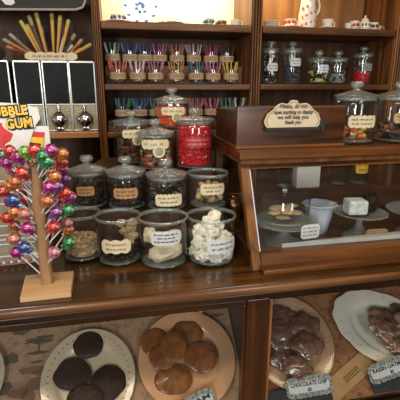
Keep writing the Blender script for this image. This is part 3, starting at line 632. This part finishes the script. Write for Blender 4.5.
# right bay glass jars
def cyl_fill(*a, **k): return fill(*a, **k)
jar('lidded_jar', 'tall slim jar of dark speckled sweets with white card, first on the back shelf', .805, 2.10, ZS, .085, .165, lidh=.02, cards=[dict(w=.06, h=.035, z=.085, mat='cardw', rows=2, seed=20)])
jar('lidded_jar', 'tall jar of black sweets with pale card, second on the back shelf', .925, 2.10, ZS, .105, .165, lidh=.02, cards=[dict(w=.06, h=.035, z=.11, mat='cardw', rows=2, seed=21)])
jar('lidded_jar', 'squat jar of yellow and black sweets, third on the back shelf', 1.09, 2.12, ZS, .125, .125, lidh=.02, cards=[dict(w=.06, h=.035, z=.08, mat='milky', rows=2, seed=22)])
jar('lidded_jar', 'squat jar of grey sweets, fourth on the back shelf', 1.21, 2.13, ZS, .108, .125, lidh=.02)
jar('lidded_jar', 'jar of red sweets, last on the back shelf', 1.355, 2.12, ZS, .108, .150, lidh=.02, cards=[dict(w=.06, h=.035, z=.09, mat='grey', rows=2, seed=23)])
fill('speckled_sweets', 'black and cream speckled sweets in the tall slim jar', (.805, 2.10, ZS+.013), .040, 0, .13, .010, ['choc', 'ink', 'cream2'], P, seed=20)
fill('black_sweets', 'black sweets in the second jar on the back shelf', (.925, 2.10, ZS+.013), .050, 0, .09, .010, ['ink', cm('n')], P, seed=21)
fill('yellow_sweets', 'yellow and black sweets in the third jar on the back shelf', (1.09, 2.12, ZS+.013), .060, 0, .05, .010, [cm('y'), 'ink', 'choc'], P, seed=22)
fill('grey_sweets', 'grey sweets in the fourth jar on the back shelf', (1.21, 2.13, ZS+.013), .051, 0, .06, .010, ['grey', 'ink'], P, seed=23)
fill('red_sweets', 'dark red sweets in the last jar on the back shelf', (1.355, 2.12, ZS+.013), .051, 0, .055, .010, [REDM], P, seed=24)
# jars seen through the case, on the low shelf
jar('bottle_jar', 'greenish tall glass jar seen through the slanted case', 1.235, 2.06, .951, .085, .16, lidh=.02)
jar('bottle_jar', 'greenish glass jar with yellow card seen through the slanted case', 1.36, 2.06, .951, .10, .16, lidh=.02, cards=[dict(w=.09, h=.065, z=.105, mat='yellow', ink='ink2', rows=2, seed=25)])
jar('bottle_jar', 'clear glass jar nearest the case post seen through the slanted glass', .90, 2.06, .951, .09, .16, lidh=.02)
o = MB().box(-.07, .07, -.03, .03, 0, .155, .003).build('paper_carton', 'white'); o.location = (1.03, 2.05, .951); tag(o, 'pale blank carton seen through the slanted case', 'carton')

# ------------------------------------------------------------------ top-shelf china
ZT = 1.7855
def cup(label, x, y, mat='porc', r=.032, h=.045, saucer=True, pat=None, rz=0, group='china on the top shelf'):
    t = thing('tea_cup', label, 'cup', (x, y, ZT), rz, group); z = 0
    if saucer:
        MB().lathe([(0, .001), (r*1.2, .002), (r*1.9, .010), (r*1.85, .012), (r*1.1, .005), (0, .005)], 28).build('saucer', mat, t, True); z = .006
    MB().lathe([(0, z), (r*.55, z), (r*.8, z+h*.25), (r, z+h), (r*.94, z+h), (r*.72, z+h*.28), (0, z+.004)], 28).build('bowl', mat, t, True)
    m = MB()
    for k in range(8):
        a0, a1 = -pi/2+pi*k/8, -pi/2+pi*(k+1)/8; m.tube((r*.85+.016*cos(a0), 0, z+h*.55+.014*sin(a0)), (r*.85+.016*cos(a1), 0, z+h*.55+.014*sin(a1)), .003, seg=6)
    m.build('handle', mat, t, True)
    if pat:
        m = MB()
        for k in range(9): a = 2*pi*k/9; m.lump((r*.90*cos(a), r*.90*sin(a), z+h*.62), .009, .009, .009, .3, sub=1, seed=k)
        m.build('flower_pattern', pat, t, True)
    return t
cup('small cup with dark blue pattern beside the standing plate', .030, 2.10, pat='navy', r=.034, h=.034)
t = thing('display_plate', 'white plate with blue flowers standing upright on the top shelf', 'plate', (.145, 2.17, ZT+.002)); t.rotation_euler = (R(80), 0, 0)
MB().lathe([(0, 0), (.055, 0), (.062, .004), (.092, .012), (.091, .014), (.06, .007), (0, .004)], 40, c=(0, .094, 0)).build('dish', plain('blue_white_porcelain', (.50, .54, .62), .3, var=.06), t, True)
m = MB()
for k in range(7):
    a = k*.9; m.lump((.030*cos(a)*(.4+.1*k), .094+.030*sin(a)*(.4+.1*k), .006), .010, .008, .002, .4, sub=1, seed=k)
for k in range(10): a = 2*pi*k/10; m.lump((.076*cos(a), .094+.076*sin(a), .0115), .010, .006, .002, .4, sub=1, seed=k)
m.build('flower_pattern', plain('blue_glaze', (.03, .09, .26), .3), t, True)
cup('low white footed dish, alone in the middle of the bright shelf', .282, 2.10, r=.036, h=.022)
cup('small white cup first of the three at the bright shelf end', .470, 2.10, saucer=False, r=.026, h=.036, pat='teal')
cup('small white cup middle of the three at the bright shelf end', .535, 2.10, saucer=False, r=.022, h=.032, pat='ink2')
cup('small white cup last of the three, beside the fluted upright', .608, 2.10, saucer=False, r=.026, h=.036)
for k in range(4):
    o = MB().lathe([(0, 0), (.030, 0), (.043, .006), (.043, .008), (.028, .003), (0, .002)], 28).build('saucer', 'porc', smooth=True); o.location = (.802, 2.10, ZT+.0084*k)
    tag(o, 'white saucer, %s in the stack beside the fluted upright' % ['lowest', 'second from the bottom', 'third from the bottom', 'topmost'][k], 'saucer', 'stacked saucers')
cup('white tea cup and saucer between the saucer stack and the tall pitcher', .902, 2.10, r=.030, h=.042, pat='red')
t = thing('pitcher', 'tall white porcelain pitcher with pink flowers on the top shelf', 'pitcher', (1.005, 2.12, ZT))
MB().lathe([(0, 0), (.040, 0), (.044, .02), (.046, .07), (.038, .12), (.034, .17), (.040, .20), (.036, .20), (.030, .17), (0, .165)], 32).build('body', 'porc', t, True)
m = MB()
for k in range(8): a0, a1 = -pi/2+pi*k/8, -pi/2+pi*(k+1)/8; m.tube((.036+.030*cos(a0), 0, .115+.045*sin(a0)), (.036+.030*cos(a1), 0, .115+.045*sin(a1)), .005, seg=6)
m.build('handle', 'porc', t, True)
m = MB()
for k in range(12): a = -pi/2 + .5*(k % 5-2); m.lump((.0445*cos(a), .0445*sin(a), .02+.008*k), .008, .006, .008, .3, sub=1, seed=k)
m.build('flower_pattern', plain('pink_glaze', (.70, .20, .25), .4), t, True)
cup('white tea cup on a wide saucer beyond the tall pitcher', 1.112, 2.10, r=.030, h=.046)
cup('little white cup first in the patterned tea set', 1.222, 2.08, saucer=False, r=.020, h=.034)
cup('little cup with red flowers, second in the patterned tea set', 1.268, 2.10, saucer=False, r=.026, h=.048, pat='red')
t = thing('teapot', 'small white teapot with pointed lid in the patterned tea set', 'teapot', (1.330, 2.10, ZT))
MB().lathe([(0, 0), (.022, 0), (.030, .016), (.032, .032), (.022, .050), (0, .052)], 28).build('body', 'porc', t, True); MB().lathe([(.022, .050), (.016, .062), (.004, .070), (.006, .077), (0, .082)], 20).build('lid', 'porc', t, True)
MB().tube((-.028, 0, .025), (-.052, 0, .050), .007, .004).build('spout', 'porc', t, True); m = MB()
for k in range(8): a0, a1 = -pi/2+pi*k/8, -pi/2+pi*(k+1)/8; m.tube((.028+.016*cos(a0), 0, .03+.016*sin(a0)), (.028+.016*cos(a1), 0, .03+.016*sin(a1)), .003, seg=6)
m.build('handle', 'porc', t, True)
m = MB(); [m.lump((.0325*cos(a), .0325*sin(a), .03), .006, .006, .008, .3, sub=1) for a in (-2.4, -1.9, -1.3, -.7)]; m.build('flower_pattern', 'ink2', t, True)
cup('white cup with grey flowers beside the little teapot', 1.383, 2.10, saucer=False, r=.026, h=.044, pat='ink2')
cup('dark little cup, last in the patterned tea set', 1.432, 2.12, mat='stone', saucer=False, r=.018, h=.032)

# ------------------------------------------------------------------ sweet vending machines
vm = None
GL = ['behind the bubble gum header', 'second from the photo edge', 'third from the photo edge', 'nearest the fluted upright']
for i, x in enumerate((-.527, -.391, -.268, -.150)):
    if vm is None:
        vm = thing('vending_machine', '', 'vending machine', (0, 0, 0), 0, 'sweet vending machines')
        MB().box(-.056, .056, .012, .19, 0, .318, .004).build('housing', 'ink', vm)
        f = MB(); f.box(-.060, -.052, 0, .012, 0, .322, .002).box(.052, .060, 0, .012, 0, .322, .002).box(-.060, .060, 0, .012, .312, .322, .002).box(-.060, .060, 0, .012, .122, .129, .002).box(-.060, .060, 0, .012, 0, .008, .002)
        f.build('frame', 'alu', vm)
        MB().box(-.051, .051, .004, .011, .130, .311).build('window_pane', 'black', vm)
        MB().box(-.051, .051, .004, .011, .009, .121).build('front_plate', 'speck', vm)
        c_ = MB().lathe([(.0, .042), (.014, .040), (.027, .031), (.037, .016), (.040, 0)], 28); c_.v = [(a, -z, b*1.12+.056) for a, b, z in c_.v]; c_.build('coin_dome', 'chrome', vm, True)
        MB().lump((0, -.008, .108), .009, .010, .012, 0).box(-.004, .004, -.014, .003, .112, .121, .001).build('latch', 'chrome', vm, True)
        MB().box(-.018, .018, -.026, .003, .006, .026, .006).build('chute', 'chrome', vm, True)
        c = vm
    else: c = copy_tree(vm)
    c.location = (x, 2.03, 1.2905); c['label'] = 'black-windowed metal sweet vending machine with chrome dome, ' + GL[i]
# banner and candy fan
bn = thing('banner_box', 'cream scroll-edged box with faint writing, holding the candy fan', 'box', (-.288, 2.10, 1.6135))
MB().box(-.095, .095, 0, .05, 0, .018).build('tray', 'card', bn); m = card_mb(.235, .026, .006, .004, 40, .022, 5); m.build('scroll_front', 'card', bn, loc=(0, -.002, 0)); scribble_mb(.17, .022, 1, y=-.008, zc=.022, t=.0012, seed=4).build('lettering', 'ink2', bn)
FAN = [(-.493, 1.707, 'o'), (-.464, 1.73, 't'), (-.484, 1.677, 'r'), (-.414, 1.791, 'y'), (-.389, 1.775, 'y'), (-.372, 1.81, 'k'), (-.34, 1.824, 'y'), (-.328, 1.768, 't'), (-.273, 1.826, 'y'), (-.276, 1.752, 'y'), (-.234, 1.814, 'y'), (-.199, 1.798, 'y'), (-.224, 1.722, 'w'), (-.195, 1.687, 'w'), (-.146, 1.715, 'o'), (-.105, 1.693, 'y'), (-.154, 1.669, 'r'), (-.177, 1.736, 'k'), (-.441, 1.708, 'r'), (-.192, 1.659, 'o')]
FN = {'o': 'orange', 't': 'brown', 'r': 'red-brown', 'y': 'yellow-tipped', 'k': 'dark brown', 'w': 'white'}
FORMS = {}
for k in 'otrykw': pass
body = {'y': plain('fan_gold', (.62, .34, .07), .35), 'o': plain('fan_orange', (.42, .13, .03), .35), 'r': plain('fan_red', (.26, .06, .03), .35), 't': plain('fan_brown', (.20, .12, .06), .35), 'k': plain('fan_dark', (.08, .05, .03), .35), 'w': plain('fan_white', (.6, .6, .58), .35)}
tipm = {'y': cm('y'), 'o': cm('t'), 'r': cm('o'), 't': cm('t'), 'k': cm('t'), 'w': cm('w')}
for i, (x, z, k) in enumerate(FAN):
    y0 = 2.112+.0068*(i % 5); p1 = Vector((x, y0, z)); p0 = Vector((-.288 + max(-.075, min(.075, (x+.288)*.42)), y0, 1.634)); d = (p1-p0)
    t = thing('candy_cigar', '%s candy cigar in the cream box fan, pointing %s' % (FN[k], 'steeply up' if abs(d.x) < d.z*.6 else ('low' if d.z < .06 else 'aslant') + (' towards the photo edge' if d.x < 0 else ' towards the fluted upright')), 'candy', p0, 0, 'candy cigars in the fan')
    MB().tube((0, 0, 0), d*.78, .0032, .0088).build('wrapper', body[k], t, True)
    MB().tube(d*.775, d*.97, .0090, .0098).lump(d*.975, .0097, .0097, .0097, 0).build('tip', tipm[k], t, True)
# pine cone and hanging sign
t = thing('pine_cone', 'dark pine cone lying on the machines by the photo edge', 'pine cone', (-.525, 2.10, 1.6135))
m = MB().lump((0, 0, .03), .030, .030, .030, .05)
for k in range(40): a = k*2.4; zz = -1+2*(k+.5)/40; q = math.sqrt(1-zz*zz); m.lump((.034*q*cos(a), .034*q*sin(a), .034+.030*zz), .008, .008, .004, .1, sub=1)
m.build('scales', 'pinec', t, True)
t = thing('hanging_sign', 'dark hanging board with pale rim above the candy fan', 'sign', (-.32, 2.06, 1.905))
P_ = [(-.30, .10), (-.30, -.07)] + [(-.30+.0*k, -.07) for k in range(0)] + [(-.26, -.083), (.16, -.070), (.192, -.060), (.206, -.035), (.206, .10)]
MB().prism(P_, 0, .02).build('board', 'ink', t); m = MB()
for a, b in zip(P_[1:-1], P_[2:]): m.tube((a[0], 0, a[1]), (b[0], 0, b[1]), .005)
m.build('rim', plain('pale_rim', (.42, .38, .33), .5), t, True)
MB().prism([(-.135, -.06), (-.11, -.062), (-.095, -.052), (-.10, -.03), (-.14, -.02), (-.15, -.04)], -.003, 0).build('painted_mark', 'white', t)
MB().tube((-.2, .01, .10), (-.2, .01, .375), .003).tube((.1, .01, .10), (.1, .01, .375), .003).build('hanging_chain', 'alu', t)
MB().box(-.50, .20, 0, .03, .375, .390).build('hanging_bar', 'ink', t)

# ------------------------------------------------------------------ bubble gum display carton
g = thing('bubble_gum_display', 'white and red BUBBLE GUM carton with printed header behind the lollipops', 'carton', (-.325, 1.262, .9505), R(4))
MB().box(-.13, .075, 0, .10, 0, .355, .002).build('carton_body', 'newsprint', g)
m = MB(); [m.box(-.125, .07, -.0012, 0, z, z+.004) for z in (.03, .07, .085, .10, .13, .165, .20, .235, .27)]; m.build('printed_lines', 'cardw', g)
m = MB(); [m.lump((-.125+.011*k, -.003, .012), .0045, .003, .0045, 0, sub=1, mi=k % 2) for k in range(18)]; m.build('dot_border', ['red', 'white'], g)
MB().box(-.13, .082, -.012, 0, .330, .352, .001).build('red_lip', 'red', g)
MB().box(-.13, .125, -.004, .003, .358, .432, .001).build('header_panel', 'white', g)
MB().prism([(-.20, .365), (.060, .365), (.086, .43), (.104, .455), (.100, .486), (.045, .498), (-.06, .505), (-.20, .496)], -.010, -.005).build('title_panel', 'white', g)
for s_, x_, z_, sz, wd in (('BUBBLE', .016, .475, .036, .110), ('GUM', .046, .441, .038, .072)):
    text(s_, sz, 'ink', g, (x_+.001, -.0105, z_-.001), rot=(R(90), R(-4), 0), width=wd*1.04, depth=.0006, bold=.0058, name='title_outline')
    text(s_, sz, 'yellow', g, (x_, -.0122, z_), rot=(R(90), R(-4), 0), width=wd, depth=.0006, bold=.0012, name='title_lettering')
MB().prism([(-.05, .395), (-.03, .378), (.0, .37), (.0, .445), (-.04, .440)], -.0128, -.011).lump((-.020, -.010, .412), .038, .003, .034, .35).build('red_swirl', 'red', g, True)
MB().prism([(.040, .372), (.104, .366), (.112, .414), (.046, .420)], -.0060, -.0045).build('pack_picture', 'red', g); MB().prism([(.043, .376), (.104, .370), (.108, .398), (.046, .404)], -.0075, -.0061).build('pack_panel', 'yellow', g)
MB().prism([(.056, .378), (.098, .375), (.098, .381), (.072, .386), (.056, .383)], -.0085, -.0076).build('pack_print', 'ink', g)
MB().lump((.030, -.006, .390), .013, .002, .018, 0).build('gum_picture', plain('pink_print', (.75, .16, .14), .5), g, True)

# ------------------------------------------------------------------ lollipop tree
lt = thing('lollipop_stand', 'pale wooden lollipop tree with square base at the counter front', 'stand', (-.216, 1.083, .9505), R(3))
bx = MB().add([(-.062, -.070, 0), (.066, -.072, 0), (.068, .062, 0), (-.068, .066, 0)] + [(-.061, -.069, .014), (.065, -.071, .014), (.067, .061, .014), (-.067, .065, .014)], [(3, 2, 1, 0), (4, 5, 6, 7), (0, 1, 5, 4), (1, 2, 6, 5), (2, 3, 7, 6), (3, 0, 4, 7)])
bx.build('base', 'pale', lt)
MB().lathe([(0, .0142), (.0165, .0142), (.0165, .06), (.0155, .20), (.0145, .335), (.013, .345), (0, .345)], 24).build('trunk', 'palev', lt, True)
BALLS = [(-0.274, 1.067, 1.213, 'b'), (-0.262, 1.144, 1.195, 'r'), (-0.249, 1.057, 1.177, 's'), (-0.296, 1.131, 1.125, 'o'), (-0.245, 1.053, 1.14, 'm'), (-0.298, 1.131, 1.087, 'o'), (-0.261, 1.063, 1.084, 'b'), (-0.3, 1.131, 1.045, 'm'), (-0.187, 1.041, 1.213, 'o'), (-0.179, 1.044, 1.141, 'r'), (-0.183, 1.043, 1.071, 'p'), (-0.301, 1.135, 1.32, 'g'), (-0.248, 1.063, 1.325, 'm'), (-0.227, 1.048, 1.339, 'l'), (-0.187, 1.04, 1.329, 'g'), (-0.166, 1.047, 1.342, 'm'), (-0.143, 1.07, 1.328, 'o'), (-0.177, 1.043, 1.313, 'g'), (-0.242, 1.056, 1.285, 'r'), (-0.155, 1.13, 1.277, 'm'), (-0.276, 1.066, 1.253, 'o'), (-0.261, 1.144, 1.232, 's'), (-0.179, 1.043, 1.249, 'm'), (-0.15, 1.129, 1.249, 'u'), (-0.145, 1.07, 1.225, 'r'), (-0.152, 1.129, 1.19, 'o'), (-0.141, 1.068, 1.178, 'g'), (-0.154, 1.129, 1.104, 'o'), (-0.147, 1.069, 1.087, 'g'), (-0.169, 1.048, 1.18, 'u'), (-0.163, 1.05, 1.273, 'o'), (-0.211, 1.042, 1.304, 'm'), (-0.204, 1.041, 1.344, 'r'), (-0.283, 1.131, 1.28, 's'), (-0.275, 1.067, 1.181, 'o'), (-0.178, 1.146, 1.189, 'p'), (-0.161, 1.053, 1.248, 'u'), (-0.171, 1.144, 1.292, 'r'), (-0.211, 1.042, 1.324, 'p')]
BALLS += [(x, y, z, k) for x, y, z, k in [(-.292, 1.122, 1.302, 'm'), (-.258, 1.130, 1.318, 'r'), (-.277, 1.150, 1.228, 'm'), (-.297, 1.075, 1.236, 'r'), (-.300, 1.09, 1.160, 'r'), (-.262, 1.152, 1.150, 'o'), (-.262, 1.148, 1.110, 'm'), (-.283, 1.060, 1.110, 's'), (-.262, 1.062, 1.262, 'o'), (-.150, 1.098, 1.302, 'r'), (-.190, 1.160, 1.262, 's'), (-.136, 1.100, 1.205, 'm'), (-.180, 1.160, 1.150, 'b'), (-.150, 1.090, 1.135, 's'), (-.190, 1.160, 1.110, 'u'), (-.275, 1.100, 1.335, 'r'), (-.238, 1.16, 1.30, 'o'), (-.29, 1.105, 1.20, 'm')]]
LN = {'b': 'blue', 'r': 'bright red', 's': 'salmon', 'o': 'orange', 'm': 'magenta', 'p': 'pink and white', 'g': 'green', 'l': 'lime green', 'u': 'purple'}
for i, (x, y, z, k) in enumerate(BALLS):
    c = Vector((x, y, z)); ax = Vector((-.216, 1.083, 0)); d = Vector((x, y, 0))-ax; L = d.length; dn = d.normalized()
    if i in (31, 38): continue
    foot = ax + dn*.0150; foot.z = max(.985, z - L*.80)
    tier = 'near the top' if z > 1.29 else 'in the upper half' if z > 1.21 else 'in the lower half' if z > 1.11 else 'lowest'
    side = 'jar side' if x > -.216 else 'carton side'
    face = 'before' if y < 1.083 else 'behind'
    t = thing('lollipop', '%s ball lollipop %s, %s, %s the trunk' % (LN[k], tier, side, face), 'lollipop', c, 0, 'lollipops on the wooden tree')
    MB().lump((0, 0, 0), .0165, .0165, .0160, .06, 3, 3, seed=i).build('candy', candymat(k), t, True)
    MB().tube(foot - c, Vector((0, 0, 0)) + (foot-c).normalized()*.0135, .0019).build('stick', 'white', t, True)
    q = (c-foot).normalized(); s_ = MB()
    s_.lathe([(.004, 0), (.007, .004), (.009, .009)], 10, wob=lambda a, r_, z_: 1+.2*cos(5*a)); o = s_.build('wrapper_twist', candymat(k), t, True)
    o.rotation_euler = (-q).to_track_quat('Z', 'Y').to_euler(); o.location = -q*.0135
